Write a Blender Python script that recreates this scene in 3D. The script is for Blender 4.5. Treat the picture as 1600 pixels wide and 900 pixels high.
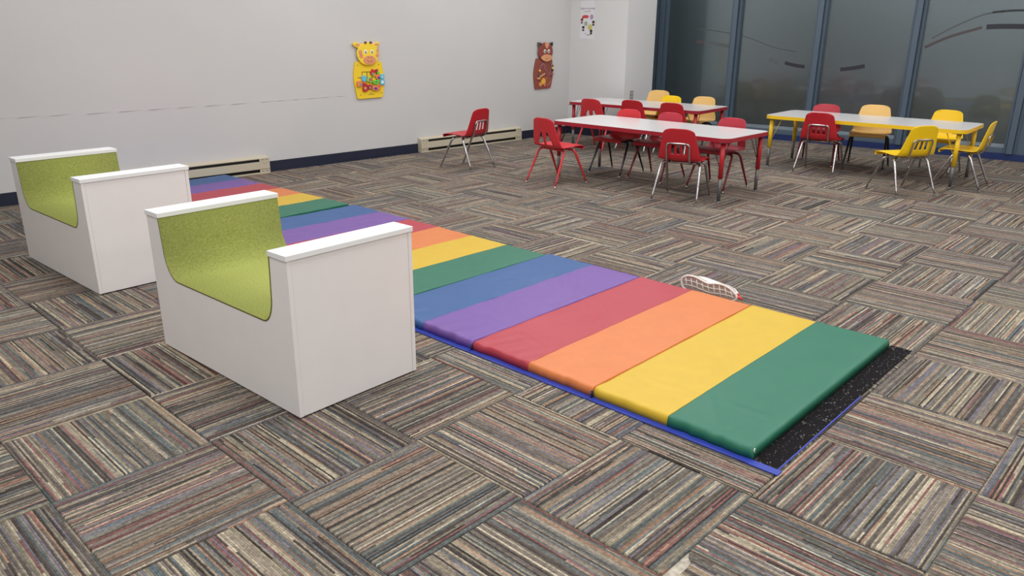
import bpy, bmesh, math, random
from mathutils import Vector, Matrix, noise

for o in list(bpy.data.objects):
    bpy.data.objects.remove(o)
C = bpy.context.scene
COL = C.collection
S = 0.5                      # one carpet tile is half a metre
PI = math.pi

# ------------------------------------------------------------------ camera
YAW, PITCH, ROLL = math.radians(-46.616), math.radians(18.622), math.radians(0.359)
cam_d = bpy.data.cameras.new('camera')
cam = bpy.data.objects.new('camera', cam_d)
COL.objects.link(cam)
cam_d.sensor_width = 36.0
cam_d.lens = 1201.93 / 1600 * 36.0
cam_d.clip_start = 0.05
fw = Vector((-math.sin(YAW) * math.cos(PITCH), math.cos(YAW) * math.cos(PITCH), -math.sin(PITCH)))
rt = Vector((math.cos(YAW), math.sin(YAW), 0))
up = rt.cross(fw)
rt2 = rt * math.cos(ROLL) + up * math.sin(ROLL)
up2 = -rt * math.sin(ROLL) + up * math.cos(ROLL)
CAM = Vector((-0.98205, -5.72352, 2.71059)) * S
cam.matrix_world = Matrix(((rt2.x, up2.x, -fw.x, CAM.x), (rt2.y, up2.y, -fw.y, CAM.y),
                           (rt2.z, up2.z, -fw.z, CAM.z), (0, 0, 0, 1)))
C.camera = cam

# ------------------------------------------------------------------ light and exposure
C.view_settings.view_transform = 'Standard'
C.view_settings.look = 'None'
C.view_settings.gamma = 1.0
C.view_settings.exposure = -0.50
C.view_settings.use_curve_mapping = False
world = bpy.data.worlds.new('world')
world.use_nodes = True
world.node_tree.nodes['Background'].inputs[0].default_value = (0.55, 0.6, 0.7, 1)
world.node_tree.nodes['Background'].inputs[1].default_value = 0.02
C.world = world
CEIL = 3.0
LAMP_W = 30.0
for ix in range(6):
    for iy in range(5):
        if (ix, iy) in ((0, 4), (1, 4)):
            continue
        ld = bpy.data.lights.new('ceiling_lamp', 'AREA')
        ld.shape = 'RECTANGLE'
        ld.size, ld.size_y = 1.2, 0.6
        ld.energy = LAMP_W * (0.97, 0.97, 1.03, 1.1, 1.1, 0.7)[ix]
        ld.color = (0.955, 0.975, 0.985)
        lo = bpy.data.objects.new('ceiling_lamp', ld)
        lo.location = (-2.6 + 2.15 * ix, -5.0 + 1.95 * iy, CEIL - 0.02)
        COL.objects.link(lo)

# ------------------------------------------------------------------ materials
def lin(c):
    return tuple(((v / 255) / 12.92 if v / 255 <= 0.04045 else ((v / 255 + 0.055) / 1.055) ** 2.4) for v in c) + (1.0,)

MATS = {}
def mat(name, rgb, rough=0.5, metal=0.0, spec=0.5, var=0.0, vscale=20.0, bump=0.0, bscale=200.0, coat=0.0):
    if name in MATS:
        return MATS[name]
    m = bpy.data.materials.new(name)
    m.use_nodes = True
    nt = m.node_tree
    b = nt.nodes['Principled BSDF']
    b.inputs['Base Color'].default_value = lin(rgb)
    b.inputs['Roughness'].default_value = rough
    b.inputs['Metallic'].default_value = metal
    b.inputs['Specular IOR Level'].default_value = spec
    b.inputs['Coat Weight'].default_value = coat
    tc = nt.nodes.new('ShaderNodeTexCoord')
    if var > 0:
        n = nt.nodes.new('ShaderNodeTexNoise')
        n.inputs['Scale'].default_value = vscale
        n.inputs['Detail'].default_value = 4
        nt.links.new(tc.outputs['Object'], n.inputs['Vector'])
        r = nt.nodes.new('ShaderNodeValToRGB')
        c = lin(rgb)
        r.color_ramp.elements[0].position = 0.3
        r.color_ramp.elements[1].position = 0.7
        r.color_ramp.elements[0].color = tuple(v * (1 - var) for v in c[:3]) + (1,)
        r.color_ramp.elements[1].color = tuple(min(1, v * (1 + var)) for v in c[:3]) + (1,)
        nt.links.new(n.outputs['Fac'], r.inputs['Fac'])
        nt.links.new(r.outputs['Color'], b.inputs['Base Color'])
    if bump > 0:
        n2 = nt.nodes.new('ShaderNodeTexNoise')
        n2.inputs['Scale'].default_value = bscale
        n2.inputs['Detail'].default_value = 3
        nt.links.new(tc.outputs['Object'], n2.inputs['Vector'])
        bp = nt.nodes.new('ShaderNodeBump')
        bp.inputs['Strength'].default_value = bump
        bp.inputs['Distance'].default_value = 0.002
        nt.links.new(n2.outputs['Fac'], bp.inputs['Height'])
        nt.links.new(bp.outputs['Normal'], b.inputs['Normal'])
    MATS[name] = m
    return m

def carpet_material():
    m = bpy.data.materials.new('striped_loop_carpet')
    m.use_nodes = True
    nt = m.node_tree
    N = nt.nodes
    L = nt.links.new
    b = N['Principled BSDF']
    b.inputs['Roughness'].default_value = 0.95
    b.inputs['Specular IOR Level'].default_value = 0.15
    tc = N.new('ShaderNodeTexCoord')
    oi = N.new('ShaderNodeObjectInfo')
    sp = N.new('ShaderNodeSeparateXYZ')
    L(tc.outputs['Object'], sp.inputs[0])
    def math_(op, a, b_=None):
        n = N.new('ShaderNodeMath')
        n.operation = op
        for k, v in enumerate((a, b_)):
            if v is None:
                continue
            if isinstance(v, (int, float)):
                n.inputs[k].default_value = v
            else:
                L(v, n.inputs[k])
        return n.outputs[0]
    seed = math_('MULTIPLY', oi.outputs['Random'], 917.0)
    # yarn rows wander a very little
    wob = N.new('ShaderNodeTexNoise')
    wob.inputs['Scale'].default_value = 60
    L(tc.outputs['Object'], wob.inputs['Vector'])
    xw = math_('ADD', sp.outputs['X'], math_('MULTIPLY', math_('SUBTRACT', wob.outputs['Fac'], 0.5), 0.004))
    xr = math_('MULTIPLY', xw, 1 / 0.0064)
    row = math_('FLOOR', xr)
    frac = math_('FRACT', xr)
    def wn(a, b_, c):
        cb = N.new('ShaderNodeCombineXYZ')
        for k, v in enumerate((a, b_, c)):
            if isinstance(v, (int, float)):
                cb.inputs[k].default_value = v
            else:
                L(v, cb.inputs[k])
        w = N.new('ShaderNodeTexWhiteNoise')
        w.noise_dimensions = '3D'
        L(cb.outputs[0], w.inputs['Vector'])
        return w.outputs['Value']
    rrow = wn(row, seed, 3.0)
    dash = math_('FLOOR', math_('ADD', math_('MULTIPLY', sp.outputs['Y'], 5.0), math_('MULTIPLY', wn(row, seed, 9.0), 40.0)))
    rdash = wn(row, dash, seed)
    pick = math_('GREATER_THAN', wn(row, dash, math_('ADD', seed, 5.0)), 0.86)
    # broad bands make neighbours of a row alike
    cb = N.new('ShaderNodeCombineXYZ')
    L(math_('MULTIPLY', xw, 38.0), cb.inputs[0])
    L(seed, cb.inputs[1])
    band = N.new('ShaderNodeTexNoise')
    band.inputs['Scale'].default_value = 1.0
    band.inputs['Detail'].default_value = 1.0
    L(cb.outputs[0], band.inputs['Vector'])
    val = N.new('ShaderNodeMix')
    val.data_type = 'FLOAT'
    L(pick, val.inputs[0])
    L(rrow, val.inputs[2])
    L(rdash, val.inputs[3])
    ramp = N.new('ShaderNodeValToRGB')
    cr = ramp.color_ramp
    cr.interpolation = 'CONSTANT'
    pal = [(62, 54, 52), (88, 78, 72), (114, 102, 92), (140, 126, 108), (166, 152, 126), (102, 108, 106),
           (82, 96, 100), (134, 82, 80), (158, 120, 94), (110, 104, 116), (182, 168, 140), (124, 114, 104),
           (98, 89, 82), (152, 138, 116), (128, 120, 100), (72, 64, 62)]
    mean = [sum(c[k] for c in pal) / len(pal) for k in range(3)]
    pal = [tuple(min(255, 1.07 * (0.86 * c[k] + 0.14 * mean[k]) * 0.82 + 0.18 * 1.07 * sum(c) / 3) for k in range(3)) for c in pal]
    while len(cr.elements) < len(pal):
        cr.elements.new(0.5)
    for k, c in enumerate(pal):
        cr.elements[k].position = k / len(pal)
        cr.elements[k].color = lin(c)
    L(val.outputs[0], ramp.inputs['Fac'])
    spk = N.new('ShaderNodeTexNoise')
    spk.inputs['Scale'].default_value = 330
    spk.inputs['Detail'].default_value = 2
    L(tc.outputs['Object'], spk.inputs['Vector'])
    dash2 = math_('FLOOR', math_('ADD', math_('MULTIPLY', sp.outputs['Y'], 26.0), math_('MULTIPLY', rrow, 40.0)))
    dash3 = math_('FLOOR', math_('ADD', math_('MULTIPLY', sp.outputs['Y'], 120.0), math_('MULTIPLY', rrow, 40.0)))
    g = math_('ADD', math_('MULTIPLY', spk.outputs['Fac'], 1.1), 0.10)
    g = math_('ADD', g, math_('MULTIPLY', wn(row, dash2, seed), 0.34))
    g = math_('ADD', g, math_('MULTIPLY', wn(row, dash3, seed), 0.42))
    g = math_('MULTIPLY', g, math_('ADD', math_('MULTIPLY', band.outputs['Fac'], 1.2), 0.40))
    mul = N.new('ShaderNodeMix')
    mul.data_type = 'RGBA'
    mul.blend_type = 'MULTIPLY'
    mul.inputs[0].default_value = 1.0
    L(ramp.outputs['Color'], mul.inputs[6])
    cg = N.new('ShaderNodeCombineXYZ')
    for k in range(3):
        L(g, cg.inputs[k])
    L(cg.outputs[0], mul.inputs[7])
    L(mul.outputs[2], b.inputs['Base Color'])
    prof = math_('SINE', math_('MULTIPLY', frac, PI))
    h = math_('ADD', prof, math_('MULTIPLY', spk.outputs['Fac'], 1.2))
    bp = N.new('ShaderNodeBump')
    bp.inputs['Strength'].default_value = 0.9
    bp.inputs['Distance'].default_value = 0.003
    L(h, bp.inputs['Height'])
    L(bp.outputs['Normal'], b.inputs['Normal'])
    return m

def glass_material():
    m = bpy.data.materials.new('tinted_window_glass')
    m.use_nodes = True
    nt = m.node_tree
    nt.nodes.remove(nt.nodes['Principled BSDF'])
    out = nt.nodes['Material Output']
    tr = nt.nodes.new('ShaderNodeBsdfTransparent')
    tr.inputs[0].default_value = (0.34, 0.39, 0.40, 1)
    gl = nt.nodes.new('ShaderNodeBsdfGlossy')
    gl.inputs['Roughness'].default_value = 0.06
    gl.inputs['Color'].default_value = (0.74, 0.92, 1.0, 1)
    gr = nt.nodes.new('ShaderNodeBsdfGlossy')
    gr.inputs['Roughness'].default_value = 0.30
    gr.inputs['Color'].default_value = (0.78, 0.93, 1.0, 1)
    df = nt.nodes.new('ShaderNodeBsdfDiffuse')
    df.inputs[0].default_value = (0.05, 0.065, 0.07, 1)
    m1 = nt.nodes.new('ShaderNodeMixShader')
    m1.inputs[0].default_value = 0.35
    m2 = nt.nodes.new('ShaderNodeMixShader')
    m2.inputs[0].default_value = 0.22
    m3 = nt.nodes.new('ShaderNodeMixShader')
    m3.inputs[0].default_value = 0.06
    nt.links.new(tr.outputs[0], m1.inputs[1])
    nt.links.new(df.outputs[0], m1.inputs[2])
    nt.links.new(m1.outputs[0], m2.inputs[1])
    nt.links.new(gr.outputs[0], m2.inputs[2])
    nt.links.new(m2.outputs[0], m3.inputs[1])
    nt.links.new(gl.outputs[0], m3.inputs[2])
    nt.links.new(m3.outputs[0], out.inputs[0])
    return m

def strip_material():
    m = mat('charcoal_hook_strip', (28, 26, 28), 0.95, spec=0.1)
    nt = m.node_tree
    b = nt.nodes['Principled BSDF']
    tc = nt.nodes.new('ShaderNodeTexCoord')
    n = nt.nodes.new('ShaderNodeTexNoise')
    n.inputs['Scale'].default_value = 130
    n.inputs['Detail'].default_value = 3
    nt.links.new(tc.outputs['Object'], n.inputs['Vector'])
    r = nt.nodes.new('ShaderNodeValToRGB')
    e = r.color_ramp.elements
    e[0].position, e[0].color = 0.64, lin((27, 25, 27))
    e[1].position, e[1].color = 0.74, lin((170, 165, 160))
    nt.links.new(n.outputs['Fac'], r.inputs['Fac'])
    nt.links.new(r.outputs['Color'], b.inputs['Base Color'])
    return m

CARPET = carpet_material()
GLASS = glass_material()
STRIP = strip_material()
WALLP = mat('painted_wall', (203, 201, 200), 0.75, var=0.02, vscale=1.2, bump=0.08, bscale=90)
CEILP = mat('ceiling_board', (225, 223, 218), 0.9)
CONC = mat('concrete_slab', (176, 166, 152), 0.9, var=0.3, vscale=60)
NAVY = mat('navy_vinyl_base', (30, 36, 56), 0.45)
FRAME = mat('slate_blue_aluminium', (84, 100, 116), 0.38, metal=0.0, spec=0.6)
LEDGE = mat('brushed_sill_metal', (150, 162, 172), 0.35, metal=0.5)
BEIGE = mat('beige_enamel', (196, 186, 164), 0.45)
SLOT = mat('dark_slot', (30, 26, 26), 0.7)
WHITE = mat('white_laminate', (236, 231, 229), 0.42, var=0.012, vscale=8)
CAPW = mat('white_cap_laminate', (238, 238, 238), 0.38)
FELT = mat('green_felt', (158, 164, 90), 0.95, spec=0.1, var=0.22, vscale=160, bump=0.5, bscale=300)
FELTEDGE = mat('brown_felt_edge', (104, 94, 52), 0.9)
VINYL = {k: mat(k + '_vinyl', c, 0.42, spec=0.45, var=0.03, vscale=14, bump=0.12, bscale=45) for k, c in dict(
    green=(32, 106, 82), yellow=(204, 168, 40), orange=(208, 119, 62), red=(172, 54, 67),
    purple=(112, 78, 152), blue=(46, 86, 140)).items()}
BLUEHEM = mat('blue_hem', (42, 60, 160), 0.5)
NAVYFOLD = mat('navy_fold', (30, 30, 78), 0.6)
RED = mat('red_plastic', (186, 32, 44), 0.38, var=0.02, vscale=12)
REDB = mat('coral_red_plastic', (206, 48, 56), 0.40)
REDD = mat('dull_red_plastic', (186, 50, 66), 0.42)
YEL = mat('yellow_plastic', (250, 205, 12), 0.35)
CREAM = mat('cream_plastic', (244, 200, 122), 0.42)
CHROME = mat('chrome', (186, 183, 184), 0.2, metal=1.0)
DARKM = mat('dark_chrome', (70, 70, 74), 0.28, metal=0.9)
BLACKM = mat('black_enamel_tube', (30, 30, 33), 0.35)
REDP = mat('red_enamel', (182, 34, 44), 0.35)
MAROON = mat('maroon_enamel', (120, 26, 40), 0.38)
YELP = mat('yellow_enamel', (240, 196, 36), 0.38)
STEEL = mat('grey_steel', (118, 117, 117), 0.5, metal=0.6)
TOPW = mat('light_grey_laminate', (214, 210, 210), 0.22)
PAPER = mat('poster_paper', (228, 226, 230), 0.6)

# ------------------------------------------------------------------ mesh helpers
class MB:
    def __init__(self):
        self.v, self.f, self.m, self.s = [], [], [], []
    def add(self, verts, faces, mi=0, smooth=False, M=None):
        o = len(self.v)
        for p in verts:
            p = Vector(p)
            if M is not None:
                p = M @ p
            self.v.append(p[:])
        for f in faces:
            self.f.append([o + i for i in f])
            self.m.append(mi)
            self.s.append(smooth)
    def box(self, x0, x1, y0, y1, z0, z1, mi=0, M=None):
        v = [(x0, y0, z0), (x1, y0, z0), (x1, y1, z0), (x0, y1, z0), (x0, y0, z1), (x1, y0, z1), (x1, y1, z1), (x0, y1, z1)]
        self.add(v, [(3, 2, 1, 0), (4, 5, 6, 7), (0, 1, 5, 4), (1, 2, 6, 5), (2, 3, 7, 6), (3, 0, 4, 7)], mi, False, M)
        return self
    def tube(self, pts, r, n=10, caps=True, M=None, mi=0):
        pts = [Vector(p) for p in pts]
        rs = r if isinstance(r, (list, tuple)) else [r] * len(pts)
        up_ = None
        verts, faces = [], []
        for i, p in enumerate(pts):
            a = pts[max(0, i - 1)]
            b = pts[min(len(pts) - 1, i + 1)]
            d = (b - a).normalized()
            if up_ is None:
                up_ = Vector((0, 0, 1)) if abs(d.z) < 0.9 else Vector((1, 0, 0))
            x = d.cross(up_)
            if x.length < 1e-6:
                x = d.orthogonal()
            x.normalize()
            y = x.cross(d).normalized()
            up_ = y
            for k in range(n):
                t = 2 * PI * k / n
                verts.append(p + x * (rs[i] * math.cos(t)) + y * (rs[i] * math.sin(t)))
        for i in range(len(pts) - 1):
            for k in range(n):
                k2 = (k + 1) % n
                faces.append((i * n + k, i * n + k2, (i + 1) * n + k2, (i + 1) * n + k))
        if caps:
            faces.append(tuple(range(n - 1, -1, -1)))
            o = (len(pts) - 1) * n
            faces.append(tuple(range(o, o + n)))
        self.add(verts, faces, mi, True, M)
        return self
    def prism(self, out, z0, z1, mi=0, M=None, side_mi=None):
        """outline in the xy plane, extruded along z"""
        n = len(out)
        v = [(p[0], p[1], z0) for p in out] + [(p[0], p[1], z1) for p in out]
        a = sum(out[i][0] * out[(i + 1) % n][1] - out[(i + 1) % n][0] * out[i][1] for i in range(n))
        fr = list(range(n, 2 * n))
        bk = list(range(n - 1, -1, -1))
        if a < 0:
            fr.reverse()
            bk.reverse()
        self.add(v, [fr, bk], mi, False, M)
        sd = []
        for i in range(n):
            j = (i + 1) % n
            q = (i, j, n + j, n + i)
            sd.append(q if a > 0 else q[::-1])
        o = len(self.v) - 2 * n
        for q in sd:
            self.f.append([o + i for i in q])
            self.m.append(mi if side_mi is None else side_mi)
            self.s.append(False)
        return self
    def obj(self, name, mats, parent=None, bevel=0.0, seg=2, auto=False):
        me = bpy.data.meshes.new(name)
        me.from_pydata(self.v, [], self.f)
        me.polygons.foreach_set('material_index', self.m)
        me.polygons.foreach_set('use_smooth', self.s)
        for mm in (mats if isinstance(mats, (list, tuple)) else [mats]):
            me.materials.append(mm)
        me.update()
        o = bpy.data.objects.new(name, me)
        COL.objects.link(o)
        if parent is not None:
            o.parent = parent
        if bevel > 0:
            b = o.modifiers.new('bevel', 'BEVEL')
            b.width = bevel
            b.segments = seg
            b.limit_method = 'ANGLE'
            b.angle_limit = math.radians(40)
        return o

def thing(name, label, cat, loc=(0, 0, 0), rz=0.0, group=None):
    o = bpy.data.objects.new(name, None)
    o.empty_display_size = 0.1
    COL.objects.link(o)
    o.location = loc
    o.rotation_euler = (0, 0, rz)
    o['label'] = label
    o['category'] = cat
    if group:
        o['group'] = group
    return o

def struct(o):
    o['kind'] = 'structure'
    return o

def copy_tree(o, parent=None):
    c = o.copy()
    COL.objects.link(c)
    if parent is not None:
        c.parent = parent
    for ch in list(o.children):
        copy_tree(ch, c)
    return c

def ell(cx, cy, rx, ry, n=24, a0=0.0):
    return [(cx + rx * math.cos(a0 + 2 * PI * k / n), cy + ry * math.sin(a0 + 2 * PI * k / n)) for k in range(n)]

def catmull(pts, sub=6):
    pts = [Vector(p) for p in pts]
    out = []
    for i in range(len(pts) - 1):
        p0 = pts[max(0, i - 1)]
        p1, p2 = pts[i], pts[i + 1]
        p3 = pts[min(len(pts) - 1, i + 2)]
        for k in range(sub):
            t = k / sub
            out.append(0.5 * ((2 * p1) + (p2 - p0) * t + (2 * p0 - 5 * p1 + 4 * p2 - p3) * t * t + (3 * p1 - p0 - 3 * p2 + p3) * t ** 3))
    out.append(pts[-1])
    return out

def closed_smooth(pts, sub=5):
    n = len(pts)
    out = []
    P = [Vector((p[0], p[1], 0)) for p in pts]
    for i in range(n):
        p0, p1, p2, p3 = P[i - 1], P[i], P[(i + 1) % n], P[(i + 2) % n]
        for k in range(sub):
            t = k / sub
            q = 0.5 * ((2 * p1) + (p2 - p0) * t + (2 * p0 - 5 * p1 + 4 * p2 - p3) * t * t + (3 * p1 - p0 - 3 * p2 + p3) * t ** 3)
            out.append((q.x, q.y))
    return out

def round_rect(x0, x1, y0, y1, r, n=6):
    out = []
    for cx, cy, a in ((x1 - r, y1 - r, 0), (x0 + r, y1 - r, PI / 2), (x0 + r, y0 + r, PI), (x1 - r, y0 + r, 1.5 * PI)):
        for k in range(n + 1):
            t = a + PI / 2 * k / n
            out.append((cx + r * math.cos(t), cy + r * math.sin(t)))
    return out

# ------------------------------------------------------------------ room shell (plan in metres)
XMIN, YMIN = -4.2, -6.4
def yl(x):                              # face of the left wall
    return 4.17 - 0.0306 * (x - 1.05)
WL_ANG = math.atan(-0.0306)
# window wall frame: origin and direction (runs towards the right of the picture)
W0 = Vector((9.29, 1.62, 0))
WD = Vector((0.0935, -0.99562, 0)).normalized()
W_ANG = math.atan2(WD.y, WD.x)
def wp(u, out=0.0):
    n = Vector((WD.y, -WD.x, 0))        # out of the room is -n ... into the room is n
    return W0 + WD * u + n * out
COLX0, COLX1, COLY0 = 7.825, 8.45, 3.05

floor_v = [(XMIN, YMIN, 0), (10.3, YMIN, 0), (10.3, 4.5, 0), (XMIN, 4.5, 0)]
mb = MB()
mb.box(XMIN, 13.0, YMIN, 4.5, -0.12, -0.008)
floor = struct(mb.obj('floor', CONC))

# carpet tiles, each its own piece
def visible(x, y):
    d = Vector((x, y, 0)) - CAM
    z = d.dot(fw)
    if z < 0.1:
        return False
    px = 800 + 1201.9 * d.dot(rt2) / z
    py = 450 - 1201.9 * d.dot(up2) / z
    return -60 < px < 1660 and -10 < py < 960
def tile_mesh(name, outline):
    t = MB()
    inner = 0.0035
    n = len(outline)
    v = [(p[0], p[1], -0.008) for p in outline] + [(p[0], p[1], -0.003) for p in outline] + \
        [(p[0] - math.copysign(inner, p[0]), p[1] - math.copysign(inner, p[1]), 0.0) for p in outline]
    f = [tuple(range(2 * n, 3 * n))]
    for a in (0, n):
        for i in range(n):
            j = (i + 1) % n
            f.append((a + i, a + j, a + n + j, a + n + i))
    t.add(v, f)
    me = bpy.data.meshes.new(name)
    me.from_pydata(t.v, [], t.f)
    me.materials.append(CARPET)
    return me
h = 0.2488
tile_me = tile_mesh('carpet_tile', [(-h, -h), (h, -h), (h, h), (-h, h)])
# a frayed tile that has lost a strip along its edge and shows the slab
worn_me = tile_mesh('carpet_tile_worn', [(-h, -h), (h, -h), (h, h), (-0.11, h), (-0.135, h - 0.012), (-0.15, h - 0.03),
                                         (-0.2, h - 0.034), (-0.235, h - 0.028), (-h, h - 0.02)])
def room_has(x, y):
    return x < 9.55 and y < yl(x) + 0.3 and not (x > 9.2 and (Vector((x, y, 0)) - W0).dot(Vector((WD.y, -WD.x, 0))) < -0.25)
cells = []
for i in range(-8, 21):
    for j in range(-13, 9):
        cx, cy = (i + 0.5) * S, (j + 0.5) * S
        if not room_has(cx, cy):
            continue
        vis = any(visible(cx + a * S, cy + b * S) for a in (-0.5, 0, 0.5) for b in (-0.5, 0, 0.5))
        cells.append((not vis, (Vector((cx, cy, 0)) - CAM).length, i, j))
cells.sort()
rnd = random.Random(7)
rest = MB()
for k, (nv, dist, i, j) in enumerate(cells):
    cx, cy = (i + 0.5) * S, (j + 0.5) * S
    ang = (0 if (i + j) % 2 else PI / 2) + (PI if rnd.random() < 0.5 else 0)
    if nv or k >= 300:
        rest.box(cx - h, cx + h, cy - h, cy + h, -0.008, 0.0)
        continue
    worn = (i, j) == (2, -5)
    if worn:
        ang = 0.0
    o = bpy.data.objects.new('carpet_tile', worn_me if worn else tile_me)
    COL.objects.link(o)
    o.parent = floor
    o.location = (cx + rnd.uniform(-0.001, 0.001), cy + rnd.uniform(-0.001, 0.001), 0)
    o.rotation_euler = (0, 0, ang)
NTILES = sum(1 for c in cells if not c[0])
ro = rest.obj('carpet_remainder', CARPET, floor)
ro['kind'] = 'stuff'

# walls
def wall(name, pts, z0, z1, m=WALLP):
    t = MB()
    t.prism(pts, z0, z1)
    return struct(t.obj(name, m))
wl_dir = Vector((1, -0.0306, 0)).normalized()
wl = wall('wall_left', [(XMIN, yl(XMIN)), (10.2, yl(10.2)), (10.2, yl(10.2) + 0.2), (XMIN, yl(XMIN) + 0.2)], -0.05, CEIL)
wall('wall_back', [(XMIN - 0.2, YMIN), (XMIN, YMIN), (XMIN, 4.5), (XMIN - 0.2, 4.5)], -0.05, CEIL)
wall('wall_front', [(XMIN, YMIN - 0.2), (10.3, YMIN - 0.2), (10.3, YMIN), (XMIN, YMIN)], -0.05, CEIL)
a, b_ = wp(3.25), wp(8.3)
wall('wall_right', [(a.x, a.y), (b_.x, b_.y), (b_.x + 0.2, b_.y), (a.x + 0.2, a.y)], -0.05, CEIL)
wall('ceiling', [(XMIN, YMIN), (10.4, YMIN), (10.4, 4.5), (XMIN, 4.5)], CEIL, CEIL + 0.1, CEILP)
a, b_ = wp(-2.9), wp(-1.96)
wall('wall_alcove', [(a.x, a.y), (b_.x, b_.y), (b_.x + 0.15, b_.y), (a.x + 0.15, a.y)], -0.05, CEIL)
wall('column', [(COLX0, COLY0), (COLX1, COLY0), (COLX1, yl(COLX1) + 0.02), (COLX0, yl(COLX0) + 0.02)], 0.0, CEIL,
     mat('column_paint', (218, 218, 218), 0.7, bump=0.05, bscale=90))
# hairline seam in the plaster
sm = MB()
for x0, x1, z0, z1 in ((0.4, 1.75, 0.676, 0.672), (1.8, 3.3, 0.668, 0.672), (3.35, 4.35, 0.674, 0.682)):
    for q in range(6):
        xa, xb = x0 + (x1 - x0) * q / 6, x0 + (x1 - x0) * (q + 1) / 6
        za = z0 + (z1 - z0) * q / 6
        sm.prism([(xa, za), (xb, za + 0.001), (xb, za + 0.004), (xa, za + 0.003)], 0, 0.002,
                 M=Matrix.Translation((0, yl((xa + xb) / 2), 0)) @ Matrix.Rotation(PI / 2, 4, 'X'))
sm.obj('plaster_seam', mat('seam_grey', (196, 193, 192), 0.8), wl)

# cove base
def strip_along(name, x0, x1):
    t = MB()
    t.prism([(x0, yl(x0)), (x1, yl(x1)), (x1, yl(x1) - 0.006), (x0, yl(x0) - 0.006)], 0, 0.102)
    t.prism([(x0, yl(x0)), (x1, yl(x1)), (x1, yl(x1) - 0.016), (x0, yl(x0) - 0.016)], 0, 0.012)
    return t
bb = strip_along('b', XMIN, 1.75)
bb2 = strip_along('b', 3.345, 5.22)
bb3 = strip_along('b', 6.86, COLX0)
for t in (bb2, bb3):
    bb.add(t.v, t.f)
struct(bb.obj('baseboard_left', NAVY))
t = MB()
t.box(COLX0 - 0.006, COLX0, COLY0 - 0.006, yl(COLX0), 0, 0.102)
t.box(COLX0, COLX1, COLY0 - 0.006, COLY0, 0, 0.102)
struct(t.obj('baseboard_column', NAVY))

# ------------------------------------------------------------------ window wall
def MW(u, z=0.0, w=0.0):
    p = wp(u, w)
    return Matrix.Translation((p.x, p.y, z)) @ Matrix.Rotation(W_ANG, 4, 'Z')
def wbox(t, u0, u1, w0, w1, z0, z1):
    """u along the wall, w into the room"""
    t.box(u0, u1, -w1, -w0, z0, z1, M=Matrix.Translation(W0) @ Matrix.Rotation(W_ANG, 4, 'Z'))
    return t
# into the room = +n ; in the rotated frame local -y is n
ww = bpy.data.objects.new('window_1', None)
COL.objects.link(ww)
struct(ww)
mull = [-1.765, -0.715, 0.372, 1.463, 2.60]
for k, u in enumerate(mull):
    t = MB()
    wbox(t, u - 0.062, u + 0.062, -0.10, 0.0, 0.07, CEIL)
    wbox(t, u - 0.030, u + 0.030, 0.0, 0.045, 0.07, CEIL)
    wbox(t, u - 0.045, u - 0.036, 0.0, 0.012, 0.07, CEIL)
    wbox(t, u + 0.036, u + 0.045, 0.0, 0.012, 0.07, CEIL)
    t.obj('mullion', FRAME, ww, bevel=0.003)
t = MB()
wbox(t, -1.97, -1.826, -0.10, 0.0, 0.07, CEIL)
t.obj('jamb', FRAME, ww, bevel=0.003)
panes = []
for k in range(4):
    u0, u1 = mull[k] + 0.062, mull[k + 1] - 0.062
    t = MB()
    wbox(t, u0, u1, -0.10, 0.0, 0.07, 0.13)
    t.obj('bottom_rail', FRAME, ww, bevel=0.003)
    t = MB()
    wbox(t, u0, u1, -0.10, -0.012, 0.13, 0.145)
    wbox(t, u0, u1, -0.045, -0.025, 0.145, 0.165)
    t.obj('sill_ledge', LEDGE, ww, bevel=0.002)
    t = MB()
    wbox(t, u0, u1, -0.066, -0.056, 0.13, CEIL)
    panes.append(t.obj('pane', GLASS, ww))
t = MB()
wbox(t, 2.662, 3.25, -0.10, -0.01, 0.0, CEIL)
t.obj('side_panel', FRAME, ww, bevel=0.003)
t = MB()
wbox(t, -2.9, 3.6, 0.0, 0.02, 0.0, 0.07)
wbox(t, -2.9, 3.6, 0.02, 0.026, 0.0, 0.012)
struct(t.obj('baseboard_right', mat('blue_vinyl_base', (30, 48, 100), 0.45)))
# dark unlit hall beyond the glass
t = MB()
wbox(t, -3.2, 3.3, -2.9, -2.8, -0.05, CEIL)
wbox(t, -3.3, -3.2, -2.9, -0.11, -0.05, CEIL)
wbox(t, 3.3, 3.4, -2.9, -0.11, -0.05, CEIL)
wbox(t, -3.3, 3.4, -2.9, -0.11, CEIL, CEIL + 0.1)
struct(t.obj('wall_hall', mat('dark_hall_wall', (92, 96, 98), 0.8)))

# film graphics on the glass: curved stripes and dashes
def arc_strip(pane, pts, width, m, name):
    pts = catmull([Vector((p[0], p[1], 0)) for p in pts], 8)
    out = []
    for s_ in (1, -1):
        side = []
        for i, p in enumerate(pts):
            d = (pts[min(len(pts) - 1, i + 1)] - pts[max(0, i - 1)]).normalized()
            side.append((p.x - d.y * width / 2 * s_, p.y + d.x * width / 2 * s_))
        out += side if s_ == 1 else side[::-1]
    t = MB()
    base = Matrix.Translation(wp(0, -0.0555)) @ Matrix.Rotation(W_ANG, 4, 'Z') @ Matrix.Rotation(PI / 2, 4, 'X')
    n = len(pts)
    v = [(p[0], p[1], 0) for p in out] + [(p[0], p[1], 0.0008) for p in out]
    f = []
    N2 = 2 * n
    for i in range(n - 1):
        f.append((N2 + i, N2 + i + 1, N2 + N2 - 2 - i, N2 + N2 - 1 - i))
        f.append((i + 1, i, N2 - 1 - i, N2 - 2 - i))
        f.append((i, i + 1, N2 + i + 1, N2 + i))
    t.add(v, f, M=base)
    t.obj(name, m, pane)
FD = mat('dark_film', (44, 46, 54), 0.5)
FG = mat('grey_film', (82, 86, 88), 0.55)
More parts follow.
